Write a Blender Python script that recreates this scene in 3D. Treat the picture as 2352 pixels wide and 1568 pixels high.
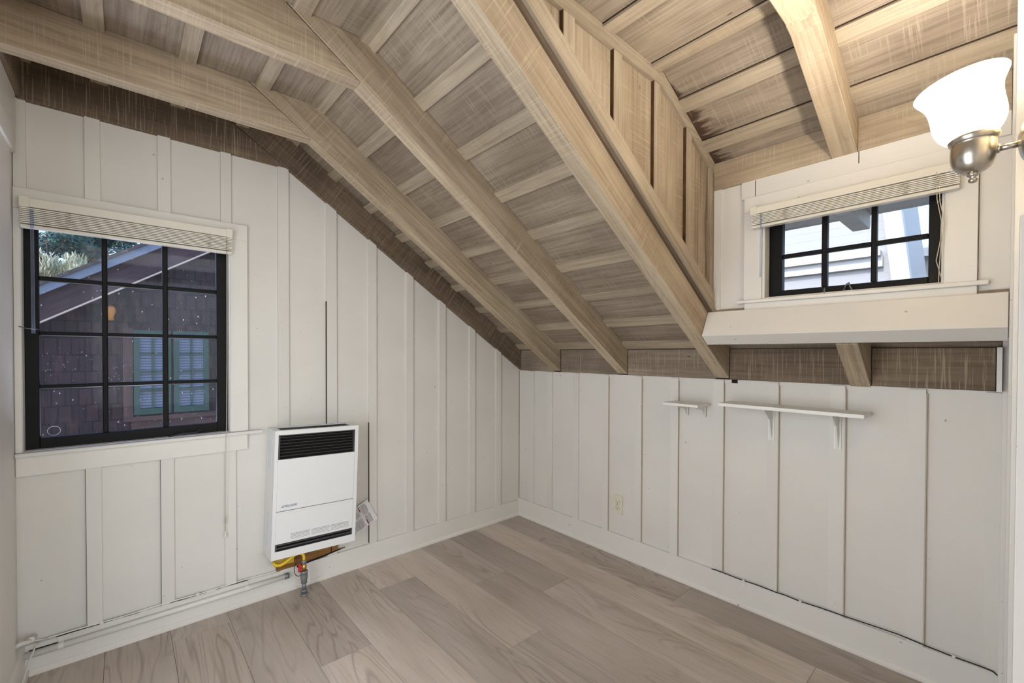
import bpy, bmesh, math, random
from mathutils import Vector, Matrix
random.seed(7)
for o in list(bpy.data.objects): bpy.data.objects.remove(o)
scn = bpy.context.scene
COL = scn.collection

# ------------------------------------------------------------------ camera, sky, sun, added fill lights, exposure
cd = bpy.data.cameras.new('camera'); cam = bpy.data.objects.new('camera', cd); COL.objects.link(cam)
yaw, pit, rol = 0.724667593, -0.0121750844, 0.00261052418
fw = Vector((math.sin(yaw)*math.cos(pit), math.cos(yaw)*math.cos(pit), math.sin(pit)))
r0 = Vector((math.cos(yaw), -math.sin(yaw), 0)); u0 = r0.cross(fw)
rt = math.cos(rol)*r0 + math.sin(rol)*u0; up = -math.sin(rol)*r0 + math.cos(rol)*u0
m = Matrix((rt, up, -fw)).transposed().to_4x4(); m.translation = Vector((-2.24297, -2.44866, 1.22))
cam.matrix_world = m
cd.sensor_width = 36; cd.lens = 36*1004.9/2352; cd.shift_y = 40.03/2352; cd.clip_start = 0.01; cd.clip_end = 200
scn.camera = cam

w = bpy.data.worlds.new('sky'); scn.world = w; w.use_nodes = True
nt = w.node_tree; bg = nt.nodes['Background']
sky = nt.nodes.new('ShaderNodeTexSky'); sky.sky_type = 'NISHITA'; sky.sun_disc = False
sky.sun_elevation = math.radians(42); sky.sun_rotation = math.radians(270); sky.altitude = 50; sky.air_density = 1.0
nt.links.new(sky.outputs[0], bg.inputs[0]); bg.inputs[1].default_value = 0.26
def light(name, kind, loc, power, color=(1, 1, 1), size=None, size_y=None, rot=None):
    l = bpy.data.lights.new(name, kind); o = bpy.data.objects.new(name, l); COL.objects.link(o)
    o.location = loc; l.energy = power; l.color = color
    if rot: o.rotation_euler = rot
    if kind == 'AREA':
        l.size = size
        if size_y: l.shape = 'RECTANGLE'; l.size_y = size_y
    elif kind == 'POINT': l.shadow_soft_size = size
    return o
sun = light('sun', 'SUN', (-5, 2, 8), 1.45, (1.0, 0.95, 0.86))
sun.rotation_euler = Vector((-0.74, 0.05, 0.67)).to_track_quat('Z', 'Y').to_euler(); sun.data.angle = math.radians(0.6)
light('hall_overhead_fill', 'AREA', (-1.9, -3.7, 2.35), 19, (1.0, 0.985, 0.965), 1.6, 1.0, (math.radians(12), 0, 0))  # added overhead fill in the unseen hall, no fixture known there
light('hall_rear_fill', 'AREA', (-1.6, -5.24, 1.35), 26, (0.95, 0.98, 1.0), 2.4, 1.7, (math.radians(90), 0, 0))  # added fill panel at the hall's rear opening, no window known there
light('side_room_fill', 'AREA', (-2.70, -1.55, 1.0), 17.5, (0.90, 0.95, 1.0), 1.2, 1.7, (math.radians(90), 0, math.radians(-90)))  # added area fill at the unseen side doorway, brightens the knee wall
light('window_bounce_fill', 'AREA', (-2.2, 0.62, 0.28), 26, (0.98, 0.97, 1.0), 0.9, 0.35, Vector((0.15, -1.0, 0.95)).to_track_quat('-Z', 'X').to_euler())  # added area light below the sill, stands in for ground-bounced daylight
scn.view_settings.view_transform = 'Standard'; scn.view_settings.look = 'None'
scn.view_settings.gamma = 1; scn.view_settings.use_curve_mapping = False
scn.view_settings.exposure = 0.74

# ------------------------------------------------------------------ node helpers and materials
def srgb(r, g, b):
    f = lambda c: (c/255/12.92) if c/255 <= .04045 else ((c/255+.055)/1.055)**2.4
    return (f(r), f(g), f(b), 1)
class NT:
    def __init__(s, name):
        s.m = bpy.data.materials.new(name); s.m.use_nodes = True; s.t = s.m.node_tree
        s.b = s.t.nodes['Principled BSDF']; s.out = s.t.nodes['Material Output']
    def n(s, typ, ins=None, **kw):
        nd = s.t.nodes.new('ShaderNode'+typ)
        for k, v in kw.items(): setattr(nd, k, v)
        for k, v in (ins or {}).items(): s.set(nd.inputs[k], v)
        return nd
    def set(s, inp, v):
        if hasattr(v, 'is_output') or isinstance(v, bpy.types.NodeSocket): s.t.links.new(v, inp)
        else: inp.default_value = v
    def math(s, op, a, b=0.0, clamp=False):
        nd = s.n('Math', {0: a, 1: b}, operation=op); nd.use_clamp = clamp; return nd.outputs[0]
    def mix(s, f, a, b, mode='MIX'):
        nd = s.t.nodes.new('ShaderNodeMix'); nd.data_type = 'RGBA'; nd.blend_type = mode
        s.set(nd.inputs[0], f); s.set(nd.inputs[6], a); s.set(nd.inputs[7], b); return nd.outputs[2]
    def ramp(s, f, lo, hi, a=0.0, b=1.0):
        nd = s.n('MapRange', {0: f, 1: lo, 2: hi, 3: a, 4: b}); return nd.outputs[0]
    def uv(s, sc, seed=True):
        u = s.n('UVMap').outputs[0]
        if seed:
            at = s.n('Attribute', attribute_name='rnd').outputs['Fac']
            oi = s.n('ObjectInfo').outputs['Random']
            r = s.math('ADD', s.math('MULTIPLY', at, 37.7), s.math('MULTIPLY', oi, 53.1))
            cx = s.n('CombineXYZ', {0: r, 1: s.math('MULTIPLY', r, 1.7), 2: r}).outputs[0]
            u = s.n('VectorMath', {0: u, 1: cx}, operation='ADD').outputs[0]
        return s.n('VectorMath', {0: u, 1: sc}, operation='MULTIPLY').outputs[0]
    def noise(s, vec, scale=1.0, detail=2.0, rough=.5, dist=0.0):
        return s.n('TexNoise', {'Vector': vec, 'Scale': scale, 'Detail': detail, 'Roughness': rough, 'Distortion': dist}).outputs[0]
    def bump(s, h, strength=.3, dist=.002):
        nd = s.n('Bump', {'Strength': strength, 'Distance': dist, 'Height': h}); s.set(s.b.inputs['Normal'], nd.outputs[0])
    def base(s, c, rough=.6, metal=0.0):
        s.set(s.b.inputs['Base Color'], c); s.set(s.b.inputs['Roughness'], rough); s.set(s.b.inputs['Metallic'], metal)

def wood(name, light_c, mid_c, dark_c, saw=.5, grain=.5, streak=None, sawscale=150, bump=.35, var=.18, dense=False):
    n = NT(name)
    vg = n.uv((2.2, 70, 1)); vs = n.uv((sawscale, 5, 1)); vp = n.uv((2.0, 5.0, 1)); vf = n.uv((6, 160, 1))
    g = n.noise(vg, 1, 5, .6, .35); fg = n.noise(vf, 1, 3, .6); sw = n.noise(vs, 1, 3, .55); p = n.noise(vp, 1, 3, .55)
    vr = n.uv((.7, 9, 1)); rg = n.noise(vr, 1, 2, .5, .8)
    rings = n.math('ABSOLUTE', n.math('SUBTRACT', n.math('FRACT', n.math('MULTIPLY', rg, 16)), .5))
    ringl = n.ramp(rings, .0, .16, 1, 0)
    c = n.mix(n.ramp(p, .36, .66), mid_c, light_c)
    c = n.mix(n.math('MULTIPLY', n.ramp(g, .42, .7), grain), c, dark_c)
    c = n.mix(n.math('MULTIPLY', n.ramp(fg, .5, .75), grain*.5), c, dark_c)
    c = n.mix(n.math('MULTIPLY', ringl, grain*.35), c, dark_c)
    st = streak or light_c
    swl = n.math('MULTIPLY', n.ramp(sw, .56, .64), n.ramp(n.noise(n.uv((3, 9, 1)), 1, 2), *((.2, .4) if dense else (.35, .6))))
    c = n.mix(n.math('MULTIPLY', swl, saw), c, st)
    at = n.n('Attribute', attribute_name='rnd').outputs['Fac']
    fr = n.math('FRACT', n.math('MULTIPLY', at, 7.31))
    c = n.mix(1.0, c, n.n('CombineColor', {0: n.ramp(fr, 0, 1, 1-var, 1+var*.5), 1: n.ramp(fr, 0, 1, 1-var, 1+var*.45), 2: n.ramp(fr, 0, 1, 1-var*.9, 1+var*.5)}).outputs[0], 'MULTIPLY')
    # knots / nail holes
    vo = n.n('TexVoronoi', {'Vector': n.uv((5, 14, 1)), 'Scale': 1.0}); kn = n.ramp(vo.outputs['Distance'], .03, .055, 1, 0)
    keep = n.ramp(n.n('SeparateColor', {0: vo.outputs['Color']}).outputs[0], .72, .73)
    c = n.mix(n.math('MULTIPLY', n.math('MULTIPLY', kn, keep), .8), c, srgb(62, 42, 30))
    n.base(c, .78)
    h = n.math('ADD', n.math('MULTIPLY', sw, saw), n.math('MULTIPLY', g, grain))
    n.bump(h, bump, .003)
    return n.m
def stained(name):
    m = M['board'].copy(); m.name = name; t = m.node_tree; B = t.nodes['Principled BSDF']; src = B.inputs['Base Color'].links[0].from_socket
    n = NT.__new__(NT); n.m = m; n.t = t; n.b = B
    oc = n.n('TexCoord').outputs['Object']; sp = n.n('SeparateXYZ', {0: oc})
    nz = n.noise(n.n('VectorMath', {0: oc, 1: (9, 40, 9)}, operation='MULTIPLY').outputs[0], 1, 4, .65)
    nz2 = n.noise(n.n('VectorMath', {0: oc, 1: (38, 5, 30)}, operation='MULTIPLY').outputs[0], 1, 4, .65)
    d = n.math('ADD', n.math('SUBTRACT', -1.552, sp.outputs[1]), 0)          # distance from the side wall
    reach = n.math('MULTIPLY', n.math('MULTIPLY', n.ramp(sp.outputs[0], -.62, -.42, 0, 1), n.ramp(nz2, .36, .66, .02, 1)), .16)
    f = n.ramp(n.math('DIVIDE', d, n.math('ADD', reach, .004)), .35, 1.05, .93, 0)
    f = n.math('MULTIPLY', f, n.ramp(nz, .25, .45, .6, 1))
    t.links.new(n.mix(f, src, srgb(62, 38, 22)), B.inputs['Base Color']); return m
def stained_end(name):
    m = M['cheek'].copy(); m.name = name; t = m.node_tree; B = t.nodes['Principled BSDF']; src = B.inputs['Base Color'].links[0].from_socket
    n = NT.__new__(NT); n.m = m; n.t = t; n.b = B
    oc = n.n('TexCoord').outputs['Object']; sp = n.n('SeparateXYZ', {0: oc})
    nz = n.noise(n.n('VectorMath', {0: oc, 1: (60, 1, 2.5)}, operation='MULTIPLY').outputs[0], 1, 4, .6)
    f = n.math('MULTIPLY', n.ramp(sp.outputs[0], -.40, -.25, 0, .85), n.ramp(nz, .42, .62))
    t.links.new(n.mix(f, src, srgb(66, 44, 30)), B.inputs['Base Color']); return m
def paint(name, col, rough=.45, bump=.25, lines=60):
    n = NT(name)
    p = n.noise(n.uv((1.3, 2.2, 1)), 1, 3); f = n.noise(n.uv((3, lines, 1)), 1, 4, .6); g = n.noise(n.uv((28, 28, 1)), 1, 2)
    dk = tuple(x*.93 for x in col[:3])+(1,)
    c = n.mix(n.ramp(p, .35, .7), dk, col)
    sp = n.noise(n.uv((46, 46, 1)), 1, 1); c = n.mix(n.ramp(sp, .795, .81, 0, .55), c, srgb(110, 96, 80))
    n.base(c, rough); n.bump(n.math('ADD', n.math('MULTIPLY', f, .8), n.math('MULTIPLY', g, .35)), bump, .0025)
    return n.m
def plain(name, col, rough=.5, metal=0.0, bump=0, noise=0.0):
    n = NT(name); c = col
    if noise:
        p = n.noise(n.n('TexCoord').outputs['Object'], 25, 3)
        c = n.mix(n.ramp(p, .35, .7), tuple(x*(1-noise) for x in col[:3])+(1,), col)
        n.bump(p, .15, .001)
    n.base(c, rough, metal); return n.m

M = {}
L_, Md, Dk = srgb(208, 190, 160), srgb(178, 157, 128), srgb(112, 92, 70)
M['board'] = wood('weathered_board', srgb(168, 153, 134), srgb(138, 123, 106), srgb(84, 70, 57), saw=.65, grain=.5, sawscale=170, var=.12, bump=.5)
M['batten'] = wood('weathered_batten', srgb(188, 173, 150), srgb(168, 152, 130), srgb(112, 96, 78), saw=.3, grain=.45, var=.10)
M['rafter'] = wood('weathered_rafter', srgb(200, 182, 155), srgb(172, 153, 128), srgb(112, 94, 74), saw=.6, grain=.5, sawscale=260, var=.06, bump=.5)
M['block'] = wood('rough_sawn_block', srgb(138, 118, 96), srgb(108, 91, 73), srgb(62, 49, 38), saw=.62, grain=.45, streak=srgb(176, 160, 134), sawscale=260, var=.08, dense=True)  # streaked sawn wood, base also darkened for dimly lit spots
M['cheek'] = wood('cheek_board', srgb(188, 171, 146), srgb(162, 144, 121), srgb(106, 89, 70), saw=.65, grain=.42, sawscale=190, var=.08, bump=.5)
M['raw'] = wood('raw_wood', srgb(178, 130, 62), srgb(140, 96, 48), srgb(70, 44, 24), saw=.1, grain=.6)
M['wall'] = paint('white_paint', srgb(225, 221, 214), .5, .3, 45)
M['trim'] = paint('white_trim_paint', srgb(230, 226, 219), .38, .15, 30)
M['shelf'] = plain('white_shelf', srgb(236, 234, 228), .4)
M['black'] = plain('black_sash_paint', srgb(12, 10, 9), .55, 0, noise=.3)
M['black'].node_tree.nodes['Principled BSDF'].inputs['Specular IOR Level'].default_value = .22
M['gap'] = plain('dark_gap', srgb(20, 15, 11), .9)
M['heater'] = plain('white_enamel', srgb(232, 232, 231), .3)
M['heater2'] = plain('white_enamel_side', srgb(224, 226, 232), .32)
M['ink'] = plain('black_ink', srgb(28, 28, 30), .6)
M['greyink'] = plain('grey_ink', srgb(120, 118, 116), .6)
M['grille'] = plain('black_grille', srgb(34, 34, 36), .3)
M['louver'] = plain('grey_black_louver', srgb(92, 92, 95), .22, .5)
M['chrome'] = plain('dull_steel', srgb(150, 150, 150), .4, .9, noise=.2)
M['nickel'] = plain('brushed_nickel', srgb(190, 184, 174), .28, 1.0)
M['galv'] = plain('galvanised_pipe', srgb(150, 154, 156), .5, .6, noise=.25)
M['brass'] = plain('brass', srgb(196, 150, 84), .35, .9)
M['yellow'] = plain('yellow_hose', srgb(232, 196, 40), .4)
M['ytag'] = plain('yellow_tag', srgb(214, 178, 70), .5, noise=.2)
M['red'] = plain('red_plastic', srgb(196, 30, 50), .45)
M['dred'] = plain('dark_red_ink', srgb(140, 10, 24), .6)
M['paper'] = plain('paper', srgb(226, 222, 222), .7)
M['blindw'] = plain('white_vinyl', srgb(226, 220, 206), .35)
M['slat'] = plain('cream_slat', srgb(230, 225, 211), .3)
M['cord'] = plain('cord', srgb(196, 186, 166), .7)
M['cable'] = plain('black_cable', srgb(16, 16, 18), .5)
M['outlet'] = plain('ivory_plastic', srgb(222, 214, 194), .4)
M['green'] = plain('green_paint', srgb(44, 88, 72), .5, noise=.2)
M['shingle_roof'] = plain('roof_shingle', srgb(120, 108, 96), .9, noise=.4)
M['fascia'] = plain('slate_blue_fascia', srgb(150, 158, 166), .6, noise=.1)
M['soil'] = plain('ground_soil', srgb(110, 100, 80), .9, noise=.3)
M['amber'] = plain('amber_tone', srgb(214, 140, 60), .4)
M['bark'] = plain('bark', srgb(90, 70, 52), .9, noise=.3)
M['whiteext'] = plain('white_exterior_paint', srgb(222, 222, 222), .6)
M['eave'] = plain('grey_white_soffit', srgb(214, 216, 214), .6, noise=.12)

def mk_leaf(name, a, b, c3):
    n = NT(name); r = n.n('Attribute', attribute_name='rnd').outputs['Fac']
    c = n.mix(n.ramp(r, 0, .6), a, b); c = n.mix(n.ramp(r, .85, .95), c, c3); n.base(c, .7); return n.m
M['conifer'] = mk_leaf('conifer_leaf', srgb(40, 78, 84), srgb(92, 128, 106), srgb(170, 130, 90))
M['pampas'] = mk_leaf('dry_leaf', srgb(190, 180, 130), srgb(232, 226, 190), srgb(140, 150, 90))

def shingles(name, a, b, c3):
    n = NT(name); t = n.n('TexBrick', {'Vector': n.uv((1, 1, 1), False), 'Color1': a, 'Color2': b, 'Mortar': c3, 'Scale': 1.0, 'Mortar Size': .006, 'Brick Width': .085, 'Row Height': .15, 'Bias': -.1})
    g = n.noise(n.uv((70, 3, 1), False), 1, 4, .6); g2 = n.noise(n.uv((14, 4, 1), False), 1, 3, .6)
    c = n.mix(n.ramp(g, .45, .7, 0, .75), t.outputs[0], c3); c = n.mix(n.ramp(g2, .55, .75, 0, .6), c, srgb(104, 76, 64))
    n.base(c, .85); n.bump(t.outputs[1], .5, .01); return n.m
M['brown_shingle'] = shingles('brown_shingle', srgb(74, 50, 46), srgb(56, 41, 43), srgb(36, 26, 28))
def siding(name, col):
    n = NT(name); u = n.n('SeparateXYZ', {0: n.n('UVMap').outputs[0]})
    f = n.math('FRACT', n.math('MULTIPLY', u.outputs[1], 12)); l = n.ramp(f, .0, .12, 1, 0)
    g = n.noise(n.uv((3, 30, 1), False), 1, 3); l = n.math('MULTIPLY', l, n.ramp(g, .35, .6))
    n.base(n.mix(n.math('MULTIPLY', l, .6), col, srgb(150, 150, 155)), .6); return n.m
M['white_siding'] = siding('white_siding', srgb(192, 192, 193))

def floor_mat():
    n = NT('vinyl_plank')
    g = n.noise(n.uv((.9, 5.5, 1)), 1, 2, .45, .5)
    rings = n.math('ABSOLUTE', n.math('SUBTRACT', n.math('FRACT', n.math('MULTIPLY', g, 15)), .5))
    ln = n.math('MULTIPLY', n.ramp(rings, 0, .2, 1, 0), n.ramp(n.noise(n.uv((1.1, 3.3, 1)), 1, 2), .42, .62))
    fg = n.noise(n.uv((5, 110, 1)), 1, 4, .6); pt = n.noise(n.uv((1.2, 6, 1)), 1, 3)
    c = n.mix(n.ramp(pt, .3, .7), srgb(176, 162, 148), srgb(203, 190, 178))
    c = n.mix(n.math('MULTIPLY', ln, .5), c, srgb(124, 107, 93))
    c = n.mix(n.ramp(fg, .5, .78, 0, .42), c, srgb(132, 116, 102))
    at = n.n('Attribute', attribute_name='rnd').outputs['Fac']; fr = n.math('FRACT', n.math('MULTIPLY', at, 7.31))
    v = n.ramp(fr, 0, 1, .76, 1.14); c = n.mix(1.0, c, n.n('CombineColor', {0: v, 1: v, 2: v}).outputs[0], 'MULTIPLY')
    n.base(c, .42); n.bump(fg, .08, .001); return n.m
M['floor'] = floor_mat()
def glass_mat(name, haze, speck, tint):
    n = NT(name); tr = n.n('BsdfTransparent', {0: tint}).outputs[0]; gl = n.n('BsdfGlossy', {0: (1, 1, 1, 1), 1: .03}).outputs[0]
    df = n.n('BsdfDiffuse', {0: srgb(215, 225, 245)}).outputs[0]
    fz = n.n('LayerWeight', {0: .25}).outputs['Fresnel']
    m1 = n.n('MixShader', {0: n.math('MULTIPLY', fz, .22), 1: tr, 2: gl}).outputs[0]
    oc = n.n('TexCoord').outputs['Object']
    sc = n.n('VectorMath', {0: oc, 1: (1, 1, .55)}, operation='MULTIPLY').outputs[0]
    v = n.n('TexVoronoi', {'Vector': sc, 'Scale': 52.0}); d = n.ramp(v.outputs['Distance'], .06, .15, 1, 0)
    k = n.ramp(n.noise(oc, 6, 2), .35, .6, .25, 1); kk = n.ramp(n.n('SeparateColor', {0: v.outputs['Color']}).outputs[1], .74, .76)
    hz = n.ramp(n.noise(oc, 5, 4, .6), .3, .8, haze*.4, haze*1.5)
    v2 = n.n('TexVoronoi', {'Vector': sc, 'Scale': 130.0}); d2 = n.ramp(v2.outputs['Distance'], .08, .2, .7, 0)
    k2 = n.math('MULTIPLY', n.ramp(n.n('SeparateColor', {0: v2.outputs['Color']}).outputs[0], .8, .82), n.ramp(n.noise(oc, 8, 2), .42, .6))
    sp_ = n.math('ADD', n.math('MULTIPLY', d, n.math('MULTIPLY', k, kk)), n.math('MULTIPLY', d2, k2))
    f = n.math('ADD', n.math('MULTIPLY', sp_, speck), hz, True)
    m2 = n.n('MixShader', {0: f, 1: m1, 2: df}).outputs[0]
    n.t.links.new(m2, n.out.inputs[0]); return n.m
M['glass'] = glass_mat('old_window_glass', .022, .9, (.86, .90, 1, 1))
M['glass2'] = glass_mat('clear_window_glass', .02, .12, (.97, .98, 1, 1))
M['clear'] = glass_mat('clear_wand', .12, 0, (.8, .85, .95, 1))
def shade_mat():
    n = NT('alabaster_glass')
    tl = n.n('BsdfTranslucent', {0: srgb(255, 250, 238)}).outputs[0]; df = n.n('BsdfDiffuse', {0: srgb(250, 246, 232)}).outputs[0]
    tp = n.n('BsdfTransparent', {0: srgb(255, 248, 232)}).outputs[0]
    a = n.n('MixShader', {0: .45, 1: tl, 2: df}).outputs[0]
    p = n.ramp(n.noise(n.n('TexCoord').outputs['Object'], 30, 4), .3, .7, .1, .2)
    b = n.n('MixShader', {0: p, 1: a, 2: tp}).outputs[0]
    em = n.n('Emission', {0: srgb(255, 248, 230), 1: .32}).outputs[0]
    s_ = n.n('AddShader', {0: b, 1: em}).outputs[0]
    n.t.links.new(s_, n.out.inputs[0]); return n.m
M['shade'] = shade_mat()
n = NT('bulb_glow'); n.set(n.b.inputs['Emission Color'], srgb(255, 244, 222)); n.set(n.b.inputs['Emission Strength'], 30.0); M['bulb'] = n.m

# ------------------------------------------------------------------ mesh builder
class MB:
    def __init__(s): s.v = []; s.f = []; s.g = []; s.r = []; s.sm = []
    def add(s, verts, faces, g=(1, 0, 0), r=None, smooth=False):
        r = random.random() if r is None else r; o = len(s.v); s.v += [tuple(p) for p in verts]
        for f in faces: s.f.append([o+i for i in f]); s.g.append(g); s.r.append(r); s.sm.append(smooth)
        return s
    def box(s, x0, x1, y0, y1, z0, z1, g=None, r=None):
        if g is None:
            d = (abs(x1-x0), abs(y1-y0), abs(z1-z0)); g = [(1, 0, 0), (0, 1, 0), (0, 0, 1)][d.index(max(d))]
        x0, x1 = sorted((x0, x1)); y0, y1 = sorted((y0, y1)); z0, z1 = sorted((z0, z1))
        v = [(x0, y0, z0), (x1, y0, z0), (x1, y1, z0), (x0, y1, z0), (x0, y0, z1), (x1, y0, z1), (x1, y1, z1), (x0, y1, z1)]
        return s.add(v, [(0, 3, 2, 1), (4, 5, 6, 7), (0, 1, 5, 4), (1, 2, 6, 5), (2, 3, 7, 6), (3, 0, 4, 7)], g, r)
    def prism(s, poly, axis, a, b, g=(1, 0, 0), r=None):
        """extrude a 2-D outline: axis 'y' takes (x,z), 'x' takes (y,z), 'z' takes (x,y)"""
        P = {'y': lambda p, t: (p[0], t, p[1]), 'x': lambda p, t: (t, p[0], p[1]), 'z': lambda p, t: (p[0], p[1], t)}[axis]
        n = len(poly); v = [P(p, a) for p in poly]+[P(p, b) for p in poly]
        f = [tuple(range(n)), tuple(range(2*n-1, n-1, -1))]+[(i+n, (i+1) % n+n, (i+1) % n, i) for i in range(n)]
        return s.add(v, f, g, r)
    def lathe(s, prof, c=(0, 0, 0), seg=32, axis='z', caps=True):
        v = []; f = []
        for r_, h in prof:
            for k in range(seg):
                a = 2*math.pi*k/seg; p = (r_*math.cos(a), r_*math.sin(a), h)
                if axis == 'y': p = (p[0], p[2], p[1])
                if axis == 'x': p = (p[2], p[0], p[1])
                v.append((c[0]+p[0], c[1]+p[1], c[2]+p[2]))
        for i in range(len(prof)-1):
            for k in range(seg): f.append((i*seg+k, i*seg+(k+1) % seg, (i+1)*seg+(k+1) % seg, (i+1)*seg+k))
        if caps: f.append(tuple(range(seg-1, -1, -1))); f.append(tuple((len(prof)-1)*seg+k for k in range(seg)))
        return s.add(v, f, smooth=True)
    def tube(s, pts, rad, seg=10):
        pts = [Vector(p) for p in pts]; v = []; f = []; n = len(pts)
        for i, p in enumerate(pts):
            t = (pts[min(i+1, n-1)]-pts[max(i-1, 0)]).normalized()
            if i == 0:
                a = t.cross(Vector((0, 0, 1)))
                if a.length < .2: a = t.cross(Vector((0, 1, 0)))
            else: a = a-t*a.dot(t)          # carry the frame along, so the tube never twists
            a.normalize(); b = t.cross(a); R = rad[i] if isinstance(rad, (list, tuple)) else rad
            for k in range(seg):
                an = 2*math.pi*k/seg; v.append(p+R*(math.cos(an)*a+math.sin(an)*b))
        for i in range(n-1):
            for k in range(seg): f.append((i*seg+k, i*seg+(k+1) % seg, (i+1)*seg+(k+1) % seg, (i+1)*seg+k))
        f.append(tuple(range(seg-1, -1, -1))); f.append(tuple((n-1)*seg+k for k in range(seg)))
        return s.add(v, f, smooth=True)
    def build(s, name, mat, parent=None, bevel=0, rough=0):
        me = bpy.data.meshes.new(name); me.from_pydata(s.v, [], s.f)
        me.materials.append(M[mat] if isinstance(mat, str) else mat)
        at = me.attributes.new('rnd', 'FLOAT', 'FACE'); at.data.foreach_set('value', s.r)
        uv = me.uv_layers.new(name='UVMap')
        for p, g in zip(me.polygons, s.g):
            nrm = p.normal; gv = Vector(g).normalized(); u = gv-nrm*gv.dot(nrm)
            if u.length < .35:
                alt = Vector((0, 0, 1)) if abs(nrm.z) < .7 else Vector((1, 0, 0)); u = alt-nrm*alt.dot(nrm)
            u.normalize(); vv = nrm.cross(u)
            for li in p.loop_indices:
                c = me.vertices[me.loops[li].vertex_index].co; uv.data[li].uv = (c.dot(u), c.dot(vv))
        me.polygons.foreach_set('use_smooth', s.sm)
        bm = bmesh.new(); bm.from_mesh(me); bmesh.ops.recalc_face_normals(bm, faces=bm.faces); bm.to_mesh(me); bm.free()
        o = bpy.data.objects.new(name, me); COL.objects.link(o)
        if parent: o.parent = parent
        if bevel:
            b = o.modifiers.new('bevel', 'BEVEL'); b.width = bevel; b.segments = 2; b.limit_method = 'ANGLE'; b.angle_limit = math.radians(40)
        return o
def thing(name, label, cat, loc=(0, 0, 0), rot=None, group=None):
    o = bpy.data.objects.new(name, None); COL.objects.link(o); o.location = loc; o.empty_display_size = .1
    if rot: o.rotation_euler = rot
    return tag(o, label, cat, group)
def tag(o, label, cat, group=None, kind=None):
    o['label'] = label; o['category'] = cat
    if group: o['group'] = group
    if kind: o['kind'] = kind
    return o
def struct(o, label=None, cat=None):
    o['kind'] = 'structure'
    if label: o['label'] = label
    if cat: o['category'] = cat
    return o
def copy_tree(o, parent=None):
    c = o.copy(); COL.objects.link(c); c.parent = parent
    for ch in o.children: copy_tree(ch, c)
    return c

# ------------------------------------------------------------------ dimensions
XL = -2.55; YR = -2.49
KX, KZ = -1.62, 2.158            # rafter kink (bottom)
bot = lambda x: 1.100 - .6525*x   # rafter bottom line
top = lambda x: 1.258 - .6605*x   # roof boards underside
FZ = 2.312                        # flat board underside
KT = -(FZ-1.258)/.6605            # roof kink of boards

# ------------------------------------------------------------------ floor
b = MB(); seams = [-2.74, -2.52, -2.31, -2.10, -1.89, -1.68, -1.475, -1.267, -1.06, -.86, -.648, -.44, -.23, -.02, .19]
joint = {4: -.13, 5: -.9, 6: -.695, 8: -.318, 9: -1.10, 10: -.60, 11: -.885, 12: -1.97, 13: -1.372, 3: -1.5, 2: -.75, 1: -1.1, 7: -1.65}
for i in range(1, len(seams)):
    x0, x1 = seams[i-1], seams[i]; x0 = max(x0, -2.62); x1 = min(x1, .06)
    j = joint.get(i, -.5); ys = [.06]; y = j
    while y > -.2+.0 and y < .06: ys.append(y); y -= 1.22
    while y > -5.4:
        if y < ys[-1]-.05: ys.append(y)
        y -= 1.22
    ys.append(-5.4)
    for k in range(len(ys)-1):
        b.box(x0+.0006, x1-.0006, ys[k+1]+.0006, ys[k]-.0006, -.02, 0, g=(0, 1, 0))
struct(b.build('floor', 'floor'), 'grey-beige wood look vinyl plank floor', 'floor')
b = MB(); b.box(-2.62, .06, -5.4, .06, -.06, -.021); struct(b.build('floor', 'gap'), 'dark underfloor below the planks', 'floor')

# ------------------------------------------------------------------ gable wall with the large window (wall_left)
b = MB(); T = .12; W0, W1, WZ0, WZ1 = -2.53, -1.872, .845, 1.765
def wb(x0, x1, z0, z1): b.box(x0, x1, 0, T, z0, z1, g=(1, 0, 0))
wb(XL-.1, W0, -.02, 2.165); wb(W0, W1, -.02, WZ0); wb(W0, W1, WZ1, 2.165); b.box(XL-.1, KX, .05, T, 2.16, 2.33)
xs = [W1, -1.66, -1.42, -1.185, -.945, -.713, -.47, -.235, .1]
for i in range(len(xs)-1):
    a, c = xs[i], xs[i+1]
    if a < KX < c: pts = [(a, -.02), (c, -.02), (c, min(2.165, bot(c)+.01)), (KX, 2.165), (a, 2.165)]
    elif c <= KX: pts = [(a, -.02), (c, -.02), (c, 2.165), (a, 2.165)]
    else: pts = [(a, -.02), (c, -.02), (c, bot(c)+.01), (a, bot(a)+.01)]
    b.prism(pts, 'y', 0, T, g=(1, 0, 0))
# battens
def batt(x0, x1, z0, z1=None, y=-.013):
    za = min(2.162, bot(x0)+.005) if z1 is None else z1; zb = min(2.162, bot(x1)+.005) if z1 is None else z1
    b.prism([(x0, z0), (x1, z0), (x1, zb), (x0, za)], 'y', y, 0.001, g=(0, 0, 1))
for x0, x1 in [(-2.548, -2.515), (-2.358, -2.313), (-2.131, -2.088), (-1.903, -1.862)]: batt(x0, x1, 1.832)
for x0, x1 in [(-2.362, -2.317), (-2.128, -2.083), (-1.893, -1.848)]: batt(x0, x1, .10, .757)
for x0, x1 in [(-1.662, -1.612), (-1.424, -1.371), (-1.187, -1.142), (-.947, -.903), (-.714, -.667), (-.472, -.426), (-.236, -.192)]: batt(x0, x1, .10)
struct(b.build('wall_left', 'wall'), 'white painted board and batten gable wall with the large window', 'wall')
b = MB(); b.box(-1.4262, -1.4238, -.0135, 0.0, .838, 1.5); b.box(-1.4262, -1.39, -.0135, 0, .835, .838)
b.box(-1.188, -1.1874, -.0132, 0, .12, .82); b.box(-2.3632, -2.3622, -.0132, 0, .12, .75); b.box(-2.1292, -2.1282, -.0132, 0, .12, .75)
b.box(-.002, 0, -.0022, 0, .13, 1.09)
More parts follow.
